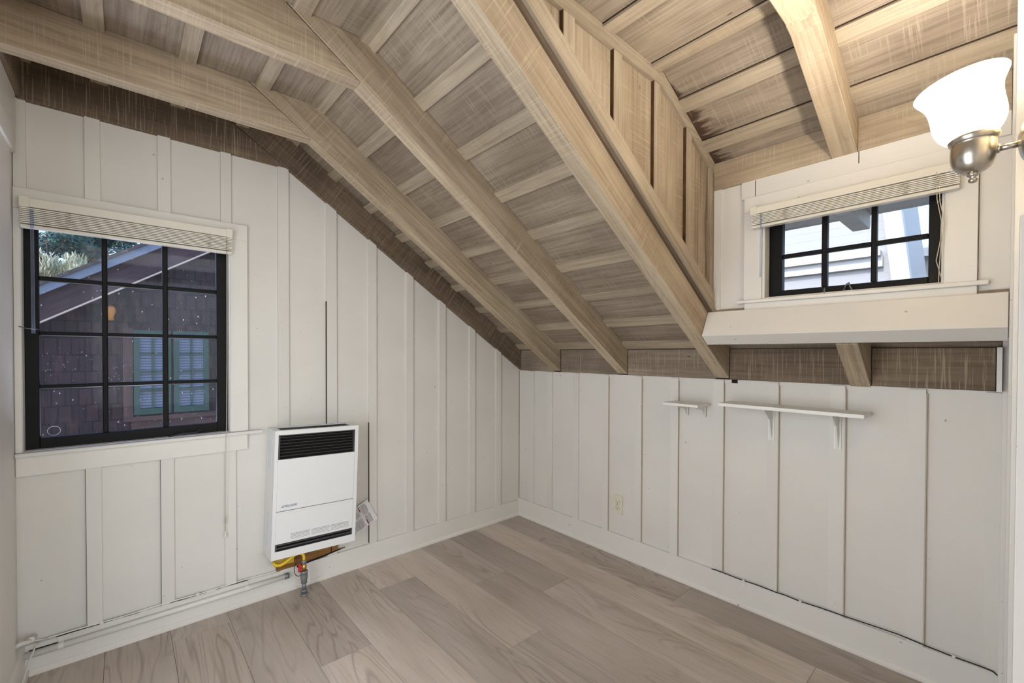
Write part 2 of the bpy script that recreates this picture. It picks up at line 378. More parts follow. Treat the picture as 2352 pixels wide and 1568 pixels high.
struct(b.build('trim_1', plain('crack_brown', srgb(70, 60, 48), .9)), 'thin dark cracks beside the white battens of the gable wall', 'crack')  # dark brown strips laid along batten edges as cracks

# ------------------------------------------------------------------ knee wall with shelves (wall_right)
b = MB(); ys = [.0, -.14, -.33, -.56, -.805, -1.034, -1.258, -1.493, -1.74, -1.984, -2.23, -2.60]
for i in range(len(ys)-1): b.box(0, T, ys[i+1], ys[i], -.02, 1.094, g=(0, 1, 0))
BB = [(-.169, -.112), (-.352, -.304), (-.588, -.541), (-.826, -.785), (-1.057, -1.012), (-1.28, -1.235), (-1.518, -1.468), (-1.762, -1.717), (-2.009, -1.957), (-2.253, -2.205), (-2.46, -2.405)]
for y0, y1 in BB: b.box(-.013, .001, y0, y1, .10, 1.09, g=(0, 0, 1))
struct(b.build('wall_right', 'wall'), 'white painted board and batten knee wall behind the two shelves', 'wall')
b = MB()
for y0, y1 in BB[3:-1]:
    wd = .0012+.0026*min(1, max(0, (-y0-.8)/1.2))
    b.box(-.0135, 0, y0-wd, y0-.0002, .13, 1.075)
struct(b.build('trim_2', plain('tan_gap', srgb(196, 184, 164), .9)), 'open caulk gaps along the knee wall battens', 'crack')  # pale tan strips laid beside the battens as gaps

# ------------------------------------------------------------------ left side wall and back wall with doorway
b = MB(); b.box(XL-T, XL, -.9, .12, -.02, 2.17, g=(0, 1, 0)); b.box(XL-T, XL, -5.4, -2.25, -.02, 2.17, g=(0, 1, 0)); b.box(XL-T, XL-.0, -2.4, .13, 2.165, 2.34, g=(0, 1, 0)); b.box(XL-T, XL, -2.25, -.9, 2.0, 2.17, g=(0, 1, 0)); b.box(-4.2, -4.1, -2.5, -.7, -.02, 2.4); b.box(-4.2, XL-T, -2.6, -2.5, -.02, 2.4); b.box(-4.2, XL-T, -.7, -.6, -.02, 2.4); b.box(-4.2, XL-T, -2.6, -.6, 2.4, 2.5); b.box(-4.2, XL-T, -2.6, -.6, -.12, -.02); b.box(XL, -2.537, -.85, -.15, -.02, 1.93, g=(0, 0, 1)); b.box(XL, -2.53, -2.3, -.10, 1.93, 2.0, g=(0, 1, 0)); b.box(XL, -2.538, -2.3, -.03, 2.0, 2.165, g=(0, 1, 0))  # includes an unseen doorway and closed side room added for the side fill
struct(b.build('wall_near_left', 'wall'), 'white side wall at the left edge beside the window', 'wall')
b = MB(); b.box(-1.25, .12, YR-.12, YR, -.02, 2.6, g=(1, 0, 0)); b.box(XL, -1.25, YR-.12, YR, 2.3, 2.6, g=(1, 0, 0))
struct(b.build('wall_back', 'wall'), 'white back wall carrying the wall lamp', 'wall')
b = MB(); b.box(XL, .1, -5.4, -5.28, -.02, .5); b.box(XL, .1, -5.4, -5.28, 2.2, 2.6); b.box(XL, -2.8+0, -5.4, -5.28, .5, 2.2); b.box(-.4, .1, -5.4, -5.28, .5, 2.2); b.box(.0, .12, -5.4, YR-.12, -.02, 2.6); b.box(XL-T, .12, -5.4, YR-.12, 2.5, 2.6); b.box(XL-T, XL, -5.4, -2.4, 2.17, 2.6)  # unseen hall added to hold fill lights, rear opening made for one
struct(b.build('wall_hall', 'wall'), 'unseen white hallway shell added behind the doorway for the fill lights', 'wall')
# corner posts and casing at the right edge of the view
b = MB(); b.box(-.03, 0, YR, -2.441, 0, 1.30, g=(0, 0, 1)); b.box(-.33, -.05, YR, -2.4535, 1.1, 2.31, g=(0, 0, 1)); b.box(-.13, -.03, YR, -2.453, 0, 1.1, g=(0, 0, 1))
b.box(-.50, -.42, YR, -2.459, 0, 2.31, g=(0, 0, 1)); b.box(-.9, -.84, YR, -2.464, 0, 1.5, g=(0, 0, 1))
struct(b.build('trim_3', 'trim', bevel=.002), 'white corner posts and casing at the right end of the knee wall', 'trim')
b = MB(); b.box(-.06, -.0005, -2.4405, -2.428, 1.0955, 1.245, g=(0, 0, 1)); struct(b.build('trim_4', 'trim'), 'small white filler piece at the end of the eave gap', 'trim')

# ------------------------------------------------------------------ baseboards
b = MB(); b.box(-2.545, 0, -.016, 0, 0, .115, g=(1, 0, 0)); b.prism([(0, 0), (-.028, 0), (-.028, .012), (-.02, .02), (-.016, .022), (0, .022)], 'x', -2.52, -.016, g=(1, 0, 0))
struct(b.build('baseboard_left', 'trim', bevel=.001), 'white baseboard with shoe moulding under the gable wall', 'baseboard')
b = MB(); b.box(-.016, 0, -2.45, 0, 0, .128, g=(0, 1, 0)); b.prism([(0, 0), (-.028, 0), (-.028, .012), (-.02, .02), (-.016, .022), (0, .022)], 'y', -2.45, -.016, g=(0, 1, 0))
struct(b.build('baseboard_right', 'trim', bevel=.001), 'white baseboard along the knee wall', 'baseboard')
b = MB(); b.box(XL, -2.53, -.85, 0, 0, .13, g=(0, 1, 0)); b.box(XL, -2.52, -.85, -.016, 0, .022, g=(0, 1, 0))
struct(b.build('baseboard_side', 'trim', bevel=.001), 'short white baseboard of the left side wall', 'baseboard')
b = MB()
for x0, x1, z in [(-2.52, -2.43, .0935), (-2.52, -2.44, .068), (-2.2, -2.05, .066), (-1.95, -1.83, .068)]: b.box(x0, x1, -.0168, -.0155, z-.002, z+.002)
for x0, x1 in [(-2.45, -2.2), (-2.1, -1.97), (-1.93, -1.8)]: b.box(x0, x1, -.017, -.0005, .1152, .1162)
struct(b.build('trim_5', 'gap'), 'thin dark gaps between pipe and baseboard', 'crack')

# ------------------------------------------------------------------ ceiling boards and battens
b = MB()
# flat part, main bay (boards run along y)
fl = [XL-.05, -2.31, -2.065, -1.815, KT]
for i in range(4): b.box(fl[i], fl[i+1], -1.54, .1, FZ, FZ+.02, g=(0, 1, 0))
fl2 = [XL-.05, -2.31, -2.065, -1.815, -1.56, -1.29, -1.0, -.73, -.66]
for i in range(8): b.box(fl2[i], fl2[i+1], -2.6, -1.54, FZ, FZ+.02, g=(0, 1, 0))
# main slope
sx = [KT, -1.39, -1.193, -.997, -.80, -.603, -.408, -.212, -.02, .08]
for i in range(len(sx)-1):
    a, c = sx[i], sx[i+1]; b.prism([(a, top(a)), (c, top(c)), (c+.012, top(c)+.02), (a+.012, top(a)+.02)], 'y', -1.54, .1, g=(0, 1, 0))
for a, c in [(-.22, -.02), (-.02, .08)]: b.prism([(a, top(a)), (c, top(c)), (c+.012, top(c)+.02), (a+.012, top(a)+.02)], 'y', -2.6, -1.54, g=(0, 1, 0))
# dormer slope
b_ = b; b = MB()
dz = lambda x: FZ-.48*(x+.66)
dxs = [-.66, -.518, -.31, -.1]
for i in range(3):
    a, c = dxs[i], dxs[i+1]; b.prism([(a, dz(a)), (c, dz(c)), (c+.01, dz(c)+.02), (a+.01, dz(a)+.02)], 'y', -2.6, -1.54, g=(0, 1, 0))
struct(b.build('ceiling', stained('stained_board')), 'sloping dormer roof boards with a dark water stain near the side wall', 'ceiling')
b = b_; struct(b.build('ceiling', 'board'), 'weathered brown roof boards between the rafters', 'ceiling')
b = MB()
for x in (-2.525, -2.313, -2.062, -1.815): b.box(x-.026, x+.026, -1.535, .02, FZ-.013, FZ, g=(0, 1, 0))
b.prism([(-1.625, FZ-.013), (-1.598, FZ-.013), (-1.572, FZ-.032), (-1.56, FZ-.02), (-1.59, FZ+.001), (-1.625, FZ)], 'y', -1.535, .02, g=(0, 1, 0))
for x in (-1.39, -1.193, -.997, -.80, -.603, -.408, -.212, -.03):
    a, c = x-.0235, x+.0235
    b.prism([(a-.008, top(a)-.012), (c-.008, top(c)-.012), (c, top(c)), (a, top(a))], 'y', -1.535, .02, g=(0, 1, 0))
for x in (-2.313, -2.062, -1.815, -1.56, -1.29, -1.026, -.728): b.box(x-.028, x+.028, -2.6, -1.552, FZ-.013, FZ, g=(0, 1, 0))
for x in (-.518, -.31):
    a, c = x-.028, x+.028; b.prism([(a-.006, dz(a)-.012), (c-.006, dz(c)-.012), (c, dz(c)), (a, dz(a))], 'y', -2.6, -1.552, g=(0, 1, 0))
struct(b.build('ceiling', 'batten'), 'narrow brown battens covering the joints of the roof boards', 'ceiling')
b = MB()  # dark cracks along the dormer battens
for x in (-1.026-.028, -.728-.028, -1.29-.028): b.box(x-.0015, x+.0005, -2.6, -1.552, FZ-.004, FZ)
for x in (-.518-.028, -.31-.028): b.prism([(x-.0045, dz(x)-.003), (x-.0025, dz(x)-.005), (x+.0005, dz(x)), (x-.002, dz(x)+.001)], 'y', -2.6, -1.552)
struct(b.build('ceiling', plain('dark_joint', srgb(52, 38, 24), .9)), 'dark open joints beside the dormer battens', 'ceiling')

# ------------------------------------------------------------------ rafters
def slope_dir(): v = Vector((1, 0, -.6525)); v.normalize(); return tuple(v)
G = slope_dir()
def rafter(y0, y1, label, collar=True, x_end=0.0, mat='rafter'):
    t = thing('roof_rafter', label, 'rafter', (0, y0, 0), group='kinked roof rafters')
    xk = -(FZ-1.1)/.6525
    b = MB(); b.prism([(x_end, bot(x_end)), (x_end, top(x_end)), (KT, FZ), (xk, FZ)], 'y', 0, y1-y0, g=G)
    b.build('sloped_beam', mat, t, bevel=.0025)
    if collar:
        b = MB(); b.prism([(XL+.013, KZ), (KX-.004, KZ), (xk+.006, FZ-.008), (xk-.006, FZ), (XL+.013, FZ)], 'y', .001, y1-y0-.001, g=(1, 0, 0))
        b.build('collar_tie', mat, t, bevel=.0025)
    return t
rafter(-.019, .045, 'darkest roof rafter lying flush against the white gable wall', mat='block')  # darker sawn wood than the others, partly painting the shade on it
rafter(-.419, -.354, 'roof rafter with kinked collar, first one out from the gable wall')
rafter(-.955, -.889, 'roof rafter in the middle, between first and dormer-side rafters')
rafter(-1.540, -1.474, 'bright lit roof rafter along the edge of the dormer opening')
# dormer rafters
t = thing('dormer_rafter', 'brown dormer rafter kinking down to the white wall above the small window', 'rafter', (0, -2.077, 0))
b = MB(); b.prism([(-.2, 1.962), (-.2, dz(-.2)), (-.66, FZ), (-.95, FZ), (-.74, 2.205), (-.70, 2.198)], 'y', 0, .08, g=(1, 0, -.48)); b.build('sloped_beam', 'rafter', t, bevel=.003)
b = MB(); b.prism([(XL+.013, 2.21), (-.745, 2.208), (-.95, FZ), (XL+.013, FZ)], 'y', .001, .079, g=(1, 0, 0)); b.build('collar_tie', 'rafter', t, bevel=.003)
b = MB(); b.prism([(0, bot(0)-.012), (0, top(0)), (-.155, top(-.155)), (-.171, 1.360), (-.241, bot(-.241))], 'y', -2.09, -2.022, g=G)
tag(b.build('rafter_tail', 'rafter', bevel=.003), 'short stub of rafter under the white dormer header', 'rafter')

# blocking boards between the rafters, at the top of the knee wall
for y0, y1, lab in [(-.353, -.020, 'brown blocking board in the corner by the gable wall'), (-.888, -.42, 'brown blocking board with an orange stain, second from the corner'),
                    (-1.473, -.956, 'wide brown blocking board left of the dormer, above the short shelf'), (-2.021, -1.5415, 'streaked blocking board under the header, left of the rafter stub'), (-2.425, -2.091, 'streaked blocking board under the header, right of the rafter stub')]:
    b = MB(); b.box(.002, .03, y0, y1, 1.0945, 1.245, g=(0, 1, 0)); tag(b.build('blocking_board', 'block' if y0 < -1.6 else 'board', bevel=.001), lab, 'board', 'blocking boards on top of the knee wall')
b = MB(); b.box(-.003, .003, -1.58, -1.553, 1.078, 1.0945); struct(b.build('trim_6', 'gap'), 'small black hole at the foot of the dormer side rafter', 'hole')
# plate on the left side wall above
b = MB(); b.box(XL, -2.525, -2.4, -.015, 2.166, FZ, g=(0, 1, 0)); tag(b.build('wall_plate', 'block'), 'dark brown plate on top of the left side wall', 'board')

# ------------------------------------------------------------------ dormer: header, cheek, front wall, plate
b = MB(); b.prism([(-.305, 1.302), (-.247, 1.262), (-.178, 1.365), (-.2, 1.413), (-.243, 1.411)], 'y', -2.452, -1.5415, g=(0, 1, 0))
tag(b.build('dormer_header', 'trim', bevel=.002), 'white painted header beam below the small window', 'beam')
b = MB()
cx = [(-1.85, -1.47), (-1.47, -1.22), (-1.22, -.96), (-.96, -.705), (-.705, -.447), (-.447, -.2)]
def ctop(x): return FZ if x <= -.66 else dz(x)
for a, c in cx:
    pts = [(a, top(a)-.005), (c, top(c)-.005)] + ([(c, ctop(c)), (-.66, FZ), (a, ctop(a))] if a < -.66 < c else [(c, ctop(c)), (a, ctop(a))])
    if a < KT: pts = [(KT, FZ-.006), (c, top(c)-.005), (c, FZ)]
    b.prism(pts, 'y', -1.536, -1.518, g=(0, 0, 1))
struct(b.build('wall_dormer_cheek', stained_end('stained_cheek')), 'triangular brown board wall closing the side of the dormer', 'wall')
b = MB()
for a, c in [(-1.241, -1.19), (-.984, -.937), (-.725, -.681), (-.471, -.424), (-.245, -.20)]:
    b.prism([(a, top(a)), (c, top(c)), (c, ctop(c)-.004), (a, ctop(a)-.004)], 'y', -1.549, -1.536, g=(0, 0, 1))
struct(b.build('trim_7', 'batten'), 'upright brown battens on the dormer side wall', 'trim')
b = MB()
for a in (-1.243, -.986, -.727, -.473): b.prism([(a-.0012, top(a)+.10), (a+.0022, top(a)+.10), (a+.0022, ctop(a)-.045), (a-.0012, ctop(a)-.045)], 'y', -1.5485, -1.536)
M['joint'] = plain('brown_joint', srgb(92, 64, 34), .9, noise=.4)
struct(b.build('trim_8', 'joint'), 'dark joints beside the dormer side battens', 'crack')
b = MB(); q = lambda x, o: bot(x)+o   # mouldings parallel to the rafter
def strip(o0, o1, y0, y1, x0=-1.75, x1=-.215): b.prism([(x0, q(x0, o0)), (x1, q(x1, o0)), (x1, q(x1, o1)), (x0, q(x0, o1))], 'y', y0, y1, g=G)
strip(.152, .170, -1.5505, -1.536)
M['lath'] = wood('dark_lath', srgb(128, 108, 86), srgb(104, 86, 68), srgb(66, 52, 40), saw=.5, grain=.5, sawscale=300)
struct(b.build('trim_13', 'lath'), 'thin dark lath along the top edge of the dormer side rafter', 'trim')
b = MB(); strip(.172, .184, -1.5635, -1.536)
struct(b.build('trim_9', 'batten', bevel=.001), 'lower square moulding running along the dormer side rafter', 'trim')
b = MB(); strip(.190, .262, -1.5565, -1.536, -1.75, -.203); struct(b.build('trim_10', 'batten', bevel=.001), 'flat sloping board above the moulding on the dormer side', 'trim')
b = MB(); b.prism([(-1.7, FZ-.05), (-.668, FZ-.05), (-.202, dz(-.2)-.045), (-.202, dz(-.2)-.001), (-.66, FZ-.001), (-1.7, FZ-.001)], 'y', -1.5535, -1.536, g=(1, 0, 0))
struct(b.build('trim_11', 'batten', bevel=.001), 'brown trim board where dormer ceiling meets its side wall', 'trim')
# front wall with the small window
b = MB(); V0, V1, VZ0, VZ1 = -2.305, -1.765, 1.462, 1.815; T2 = .10
def vb(y0, y1, z0, z1): b.box(-.2, -.2+T2, y0, y1, z0, z1, g=(0, 1, 0))
vb(V1, -1.5, 1.39, 2.12); vb(-2.6, V0, 1.39, 2.12); vb(V0, V1, 1.39, VZ0); vb(V0, V1, VZ1, 2.12)
b.box(-.209, -.2, -1.580, -1.5505, 1.412, 1.975, g=(0, 0, 1))
b.box(-.212, -.2, -2.452, -1.672, 1.895, 1.968, g=(0, 1, 0))
struct(b.build('wall_dormer', 'wall'), 'white painted dormer front wall around the small window', 'wall')
b = MB(); b.box(-.2125, -.2, -2.082, -2.0795, 1.925, 1.968); b.box(-.2125, -.2, -1.729, -1.7265, 1.896, 1.965); b.box(-.2005, -.2, -2.3868, -2.3856, 1.46, 1.89)
struct(b.build('trim_12', 'gap'), 'thin dark cracks around the small window casing', 'crack')
for y0, y1, lab in [(-1.996, -1.5515, 'rough brown top plate left of the dormer rafter'), (-2.452, -2.078, 'rough brown top plate right of the dormer rafter, behind the lamp')]:
    b = MB(); b.box(-.214, -.1, y0, y1, 1.968, dz(-.2)-.001, g=(0, 1, 0)); tag(b.build('top_plate', 'cheek', bevel=.001), lab, 'board', 'top plates above the small window')

# ------------------------------------------------------------------ windows
def window(name, label, W0, W1, Z0, Z1, cols, rows, place, gl, casing, sill, apron, depth=.04, st=.042):
    """W0<W1 along the wall, place(w, d, z) -> world; d<0 towards the room"""
    t = bpy.data.objects.new(name, None); COL.objects.link(t); struct(t, label, 'window')
    def bx(b, w0, w1, d0, d1, z0, z1, **k):
        p = place(w0, d0, z0); q_ = place(w1, d1, z1); b.box(p[0], q_[0], p[1], q_[1], p[2], q_[2], **k)
    b = MB(); y0, y1 = depth, depth+.035
    gx = cols; gz = rows
    bx(b, W0, gx[0][0], y0, y1, Z0, Z1); bx(b, gx[-1][1], W1, y0, y1, Z0, Z1)
    bx(b, gx[0][0], gx[-1][1], y0, y1, Z0, gz[0][0]); bx(b, gx[0][0], gx[-1][1], y0, y1, gz[-1][1], Z1)
    b.build('sash', 'black', t, bevel=.002)
    b = MB()
    for i in range(len(gx)-1): bx(b, gx[i][1], gx[i+1][0], y0+.002, y1-.004, gz[0][0], gz[-1][1])
    for i in range(len(gz)-1): bx(b, gx[0][0], gx[-1][1], y0+.003, y1-.005, gz[i][1], gz[i+1][0])
    b.build('muntins', 'black', t, bevel=.0035)
    b = MB(); bx(b, gx[0][0]-.004, gx[-1][1]+.004, y0+.018, y0+.021, gz[0][0]-.004, gz[-1][1]+.004); b.build('pane', gl, t)
    b = MB()
    for c in casing: bx(b, *c)
    b.build('casing', 'trim', t, bevel=.0015)
    b = MB(); bx(b, *sill); b.build('sill', 'trim', t, bevel=.003)
    b = MB(); bx(b, *apron); b.build('apron', 'trim', t, bevel=.0015)
    return t
PL = lambda w, d, z: (w, d, z)
win1 = window('window_1', 'large twelve-pane black sash window in the white gable wall', -2.53, -1.872, .845, 1.765,
    [(-2.492, -2.313), (-2.295, -2.116), (-2.096, -1.915)], [(.886, 1.078), (1.094, 1.286), (1.302, 1.499), (1.517, 1.712)], PL, 'glass',
    [(-1.868, -1.797, -.020, .001, .845, 1.755), (-2.549, -1.797, -.020, .001, 1.755, 1.831), (-2.549, -2.531, -.020, .001, .845, 1.755), (-1.8725, -1.866, -.012, .04, .845, 1.76), (-2.534, -2.5295, -.012, .04, .845, 1.76)],
    (-2.549, -1.738, -.038, .045, .829, .844), (-2.549, -1.80, -.020, .001, .755, .829))
PR = lambda w, d, z: (-.2+d, w, z)
win2 = window('window_2', 'small six-pane black sash window in the dormer wall', -2.302, -1.767, 1.464, 1.815,
    [(-2.266, -2.126), (-2.109, -1.973), (-1.954, -1.815)], [(1.49, 1.626), (1.642, 1.792)], PR, 'glass2',
    [(-2.385, -2.309, -.020, .001, 1.452, 1.83), (-1.757, -1.686, -.020, .001, 1.452, 1.83), (-2.385, -1.686, -.020, .001, 1.83, 1.895), (-2.3095, -2.302, -.012, .04, 1.452, 1.83), (-1.767, -1.757, -.012, .04, 1.452, 1.83)],
    (-2.411, -1.661, -.030, .04, 1.440, 1.4545), (-2.385, -1.688, -.018, .001, 1.412, 1.440), depth=.045)
# window hardware
def hook(pts, r, name, par, mat='chrome'): b = MB(); b.tube(pts, r, 8); return b.build(name, mat, par)
hook([(-2.536, -.022, 1.316), (-2.528, -.03, 1.314), (-2.515, -.035, 1.309), (-2.498, .02, 1.309), (-2.492, .038, 1.309)], .0016, 'hook', win1)
hook([(-2.10, -.005, .850), (-2.05, -.004, .857), (-2.0, -.004, .857), (-1.985, 0, .866), (-1.975, .01, .862), (-1.978, .015, .85)], .0028, 'latch', win1, 'grille')
b = MB(); pts = [(-2.455+.018*math.cos(a), .057, .909+.018*math.sin(a)) for a in [2*math.pi*k/28 for k in range(29)]]; b.tube(pts, .0009, 6); b.build('ring_mark', 'paper', win1)
hook([(-.198, -1.976, 1.456), (-.198, -1.976, 1.478), (-.185, -1.97, 1.474), (-.165, -1.962, 1.468)], .0028, 'latch', win2)
hook([(-.17, -2.03, 1.464), (-.17, -2.04, 1.49), (-.172, -2.047, 1.494), (-.175, -2.052, 1.478), (-.178, -2.06, 1.464)], .0028, 'latch', win2)
hook([(-.205, -2.315, 1.744), (-.2, -2.305, 1.742), (-.18, -2.29, 1.735), (-.158, -2.283, 1.74)], .0022, 'hook', win2)

# ------------------------------------------------------------------ blinds
def blind(label, W0, W1, ztop, place, slat_w=.026, stack=.052, n=9, ladders=(), head=.034, d0=-.022, extra=0.0):
    t = thing('window_blind', label, 'blind', (0, 0, 0), group='raised mini blinds')
    def bx(b, w0, w1, a, c, z0, z1): p = place(w0, a, z0); q_ = place(w1, c, z1); b.box(p[0], q_[0], p[1], q_[1], p[2], q_[2])
    b = MB(); bx(b, W0, W1, d0-.036, d0, ztop-head, ztop); b.build('headrail', 'blindw', t, bevel=.003)
    for e0, e1 in ((W0-.004, W0+.022), (W1-.022, W1+.004)):
        b = MB(); bx(b, e0, e1, d0-.041, d0+.001, ztop-head-.003, ztop+.003); b.build('end_bracket', 'blindw', t, bevel=.002)
    zb = ztop-head-.004; b = MB()
    for k in range(n):
        z = zb-(k+.5)*stack/n; a = random.uniform(-.0012, .0012)
        p = place(W0-extra, d0-.032+a, z); q_ = place(W1+extra, d0-.005+a, z+stack/n*.62); b.box(p[0], q_[0], p[1], q_[1], p[2], q_[2])
    b.build('slat_stack', 'slat', t)
    b = MB(); bx(b, W0-extra, W1+extra, d0-.033, d0-.004, zb-stack-.012, zb-stack-.001); b.build('bottom_rail', 'blindw', t, bevel=.002)
    for wv in ladders:
        pts = []; 
        for k in range(15): pts.append(place(wv+.009*math.sin(k*2.1), d0-.037-.002*math.cos(k*1.7), ztop-head-.002-k*stack/14))
        b = MB(); b.tube(pts, .0009, 5); b.build('ladder_cord', 'cord', t)
    return t
bl1 = blind('raised white mini blind across the top of the large window', -2.525, -1.868, 1.79, PL, ladders=(-2.405, -1.955), extra=.002, stack=.060)
b = MB(); b.tube([(-2.497, -.06, 1.745), (-2.496, -.062, 1.71), (-2.495, -.062, 1.29)], .005, 8); b.build('tilt_wand', 'clear', bl1)
b = MB(); b.tube([(-1.888, -.062, 1.755), (-1.889, -.06, 1.2), (-1.891, -.05, .86), (-1.892, -.045, .82), (-1.893, -.03, .47), (-1.894, -.03, .385)], .0013, 6); b.build('lift_cord', 'cord', bl1)
b = MB(); b.lathe([(.002, .012), (.003, .010), (.0065, -.012), (.006, -.014), (.002, -.014)], (-1.894, -.03, .37), 12); b.build('tassel', 'blindw', bl1)
b = MB(); b.tube([(-1.893, -.03, .46), (-1.897, -.032, .445), (-1.899, -.033, .425), (-1.893, -.032, .42), (-1.889, -.031, .43), (-1.893, -.03, .458)], .0012, 6); b.build('cord_knot', 'cord', bl1)
bl2 = blind('raised white mini blind across the top of the small dormer window', -2.345, -1.728, 1.836, PR, ladders=(-2.215, -1.855), extra=.0, head=.028, stack=.042, n=7)
b = MB(); b.tube([(-.262, -1.768, 1.80), (-.262, -1.768, 1.54)], .004, 8); b.build('tilt_wand', 'clear', bl2)
b = MB(); b.tube([(-.258, -2.292, 1.815), (-.25, -2.293, 1.73), (-.235, -2.303, 1.66), (-.235, -2.302, 1.6), (-.235, -2.292, 1.53), (-.235, -2.305, 1.47)], .0014, 6); b.build('lift_cord', 'cord', bl2)
b = MB(); b.tube([(-.256, -2.297, 1.815), (-.25, -2.30, 1.72), (-.235, -2.311, 1.65), (-.234, -2.303, 1.58), (-.234, -2.299, 1.5), (-.23, -2.298, 1.458)], .0014, 6); b.build('lift_cord', 'cord', bl2)

# ------------------------------------------------------------------ wall heater
ht = thing('wall_heater', 'white gas wall heater with black grille, hung slightly askew beside the large window', 'heater', (-1.518, -.001, .533), (0, math.radians(2.0), 0))
hw, hh, hd = .2025, .308, .149
def hb(name, mat, boxes, bevel=0, par=ht):
    b = MB()
    for x in boxes: b.box(*x)
    return b.build(name, mat, par, bevel=bevel)
# casing: sides, front stiles and rails around the openings
hb('cabinet', 'heater', [(-hw, -hw+.004, -hd+.0005, 0, -hh, hh), (hw-.004, hw, -hd+.0005, 0, -hh, hh),
   (-hw, hw, -hd, -hd+.004, hh-.021, hh), (-hw, -hw+.016, -hd, -hd+.004, -hh+.038, hh-.021), (hw-.018, hw, -hd, -hd+.004, -hh+.038, hh-.021), (-hw, hw, -hd, -hd+.004, -hh, -hh+.038),
   (-hw+.004, hw-.004, -hd+.004, -hd+.022, hh-.006, hh), (-hw+.004, hw-.004, -.018, 0, hh-.006, hh), (-hw+.004, -hw+.03, -hd+.022, -.018, hh-.006, hh), (hw-.03, hw-.004, -hd+.022, -.018, hh-.006, hh),
   (-hw+.004, hw-.004, -hd+.004, 0, -hh, -hh+.004)])
hb('side_panel', 'heater2', [(-hw-.0015, -hw, -hd+.045, -.035, .12, .25)], .0005); hb('side_panel', 'heater2', [(-hw-.0015, -hw, -hd+.045, -.035, -.26, -.10)], .0005)
hb('front_panel', 'heater', [(-hw+.0165, hw-.0185, -hd-.0015, -hd+.012, -.078, .169)], .0012)
hb('access_door', 'heater', [(-hw+.0165, hw-.0185, -hd-.0015, -hd+.012, -.235, -.081), (-hw+.0165, hw-.0185, -hd-.004, -hd, -.094, -.084)], .0012)
for bx_ in [(-hw+.017, hw-.019, -hd+.03, -hd+.034, .165, hh-.02), (-hw+.017, hw-.019, -hd+.03, -hd+.034, -.272, -.232), (-hw+.03, hw-.03, -.13, -.02, hh-.012, hh-.008)]: hb('recess', 'gap', [bx_])
b = MB()
for k in range(7):
    z = .184+k*.0148; b.prism([(-hd+.002, z+.0035), (-hd+.003, z+.001), (-hd+.017, z-.006), (-hd+.018, z-.0045)], 'x', -hw+.022, hw-.024)
b.box(-hw+.0165, -hw+.024, -hd+.0005, -hd+.02, .17, hh-.021); b.box(hw-.026, hw-.0185, -hd+.0005, -hd+.02, .17, hh-.021)
b.box(-hw+.0165, hw-.0185, -hd+.0005, -hd+.01, hh-.026, hh-.021)
b.build('louver_grille', 'louver', ht, bevel=.0006)
b = MB()
for z in (-.243, -.258): b.box(-hw+.024, hw-.026, -hd+.006, -hd+.02, z-.003, z+.003)
b.box(-hw+.0165, -hw+.024, -hd+.0005, -hd+.02, -.27, -.236); b.box(hw-.026, hw-.0185, -hd+.0005, -hd+.02, -.27, -.236)
b.build('lower_grille', 'louver', ht, bevel=.0006)
b = MB()
for k in range(5): b.box(-.165+k*.03, -.125+k*.03, -.128, -.022, hh-.008, hh-.0055)
for y in (-.115, -.095, -.075, -.055, -.035): b.box(-hw+.03, hw-.03, y-.002, y+.002, hh-.009, hh-.004)
b.build('top_grille', 'grille', ht)
def text(s, size, mat, loc, rot, name, par, shear=0.0, bold=0.0, sx=1.0):
    c = bpy.data.curves.new(name, 'FONT'); c.body = s; c.size = size; c.extrude = .0002; c.resolution_u = 4; c.shear = shear; c.offset = bold; c.space_character = 1.12; c.align_y = 'CENTER'
    tmp = bpy.data.objects.new(name+'_tmp', c); COL.objects.link(tmp); bpy.context.view_layer.update()
    me = bpy.data.meshes.new_from_object(tmp.evaluated_get(bpy.context.evaluated_depsgraph_get())); bpy.data.objects.remove(tmp)
    me.materials.clear(); me.materials.append(M[mat]); o = bpy.data.objects.new(name, me); COL.objects.link(o)
    o.location = loc; o.rotation_euler = rot; o.scale = (sx, 1, 1); o.parent = par; return o
badge = hb('logo_badge', 'heater2', [(-.168, -.095, -hd-.0024, -hd-.001, -.066, -.048)], .0006)
text('WILLIAMS', .0145, 'ink', (-.152, -hd-.0028, -.057), (math.pi/2, 0, 0), 'brand_lettering', badge, .25, 0.0, .80)
b = MB()
for k in range(3): b.prism([(-.165+k*.003, -.060+k*.002), (-.158+k*.003, -.060+k*.002), (-.156+k*.003, -.0585+k*.002), (-.163+k*.003, -.0585+k*.002)], 'y', -hd-.003, -hd-.002)
b.build('logo_mark', 'ink', badge)
b = MB(); rnd = random.Random(3)
for row in range(5):
    for blk, (xa, xb) in enumerate([(-.118, -.028), (-.022, .068), (.074, .168)]):
        x = xa
        while x < xb-.004:
            wd = rnd.uniform(.002, .006); zc = -.196-row*.0062+(.0 if blk < 2 else 0)
            hgt = .0016 if row > 1 else .0022
            b.box(x, min(x+wd, xb), -hd-.0019, -hd-.0014, zc-hgt/2, zc+hgt/2); x += wd+rnd.uniform(.0008, .002)
b.build('fine_print', 'greyink', ht)

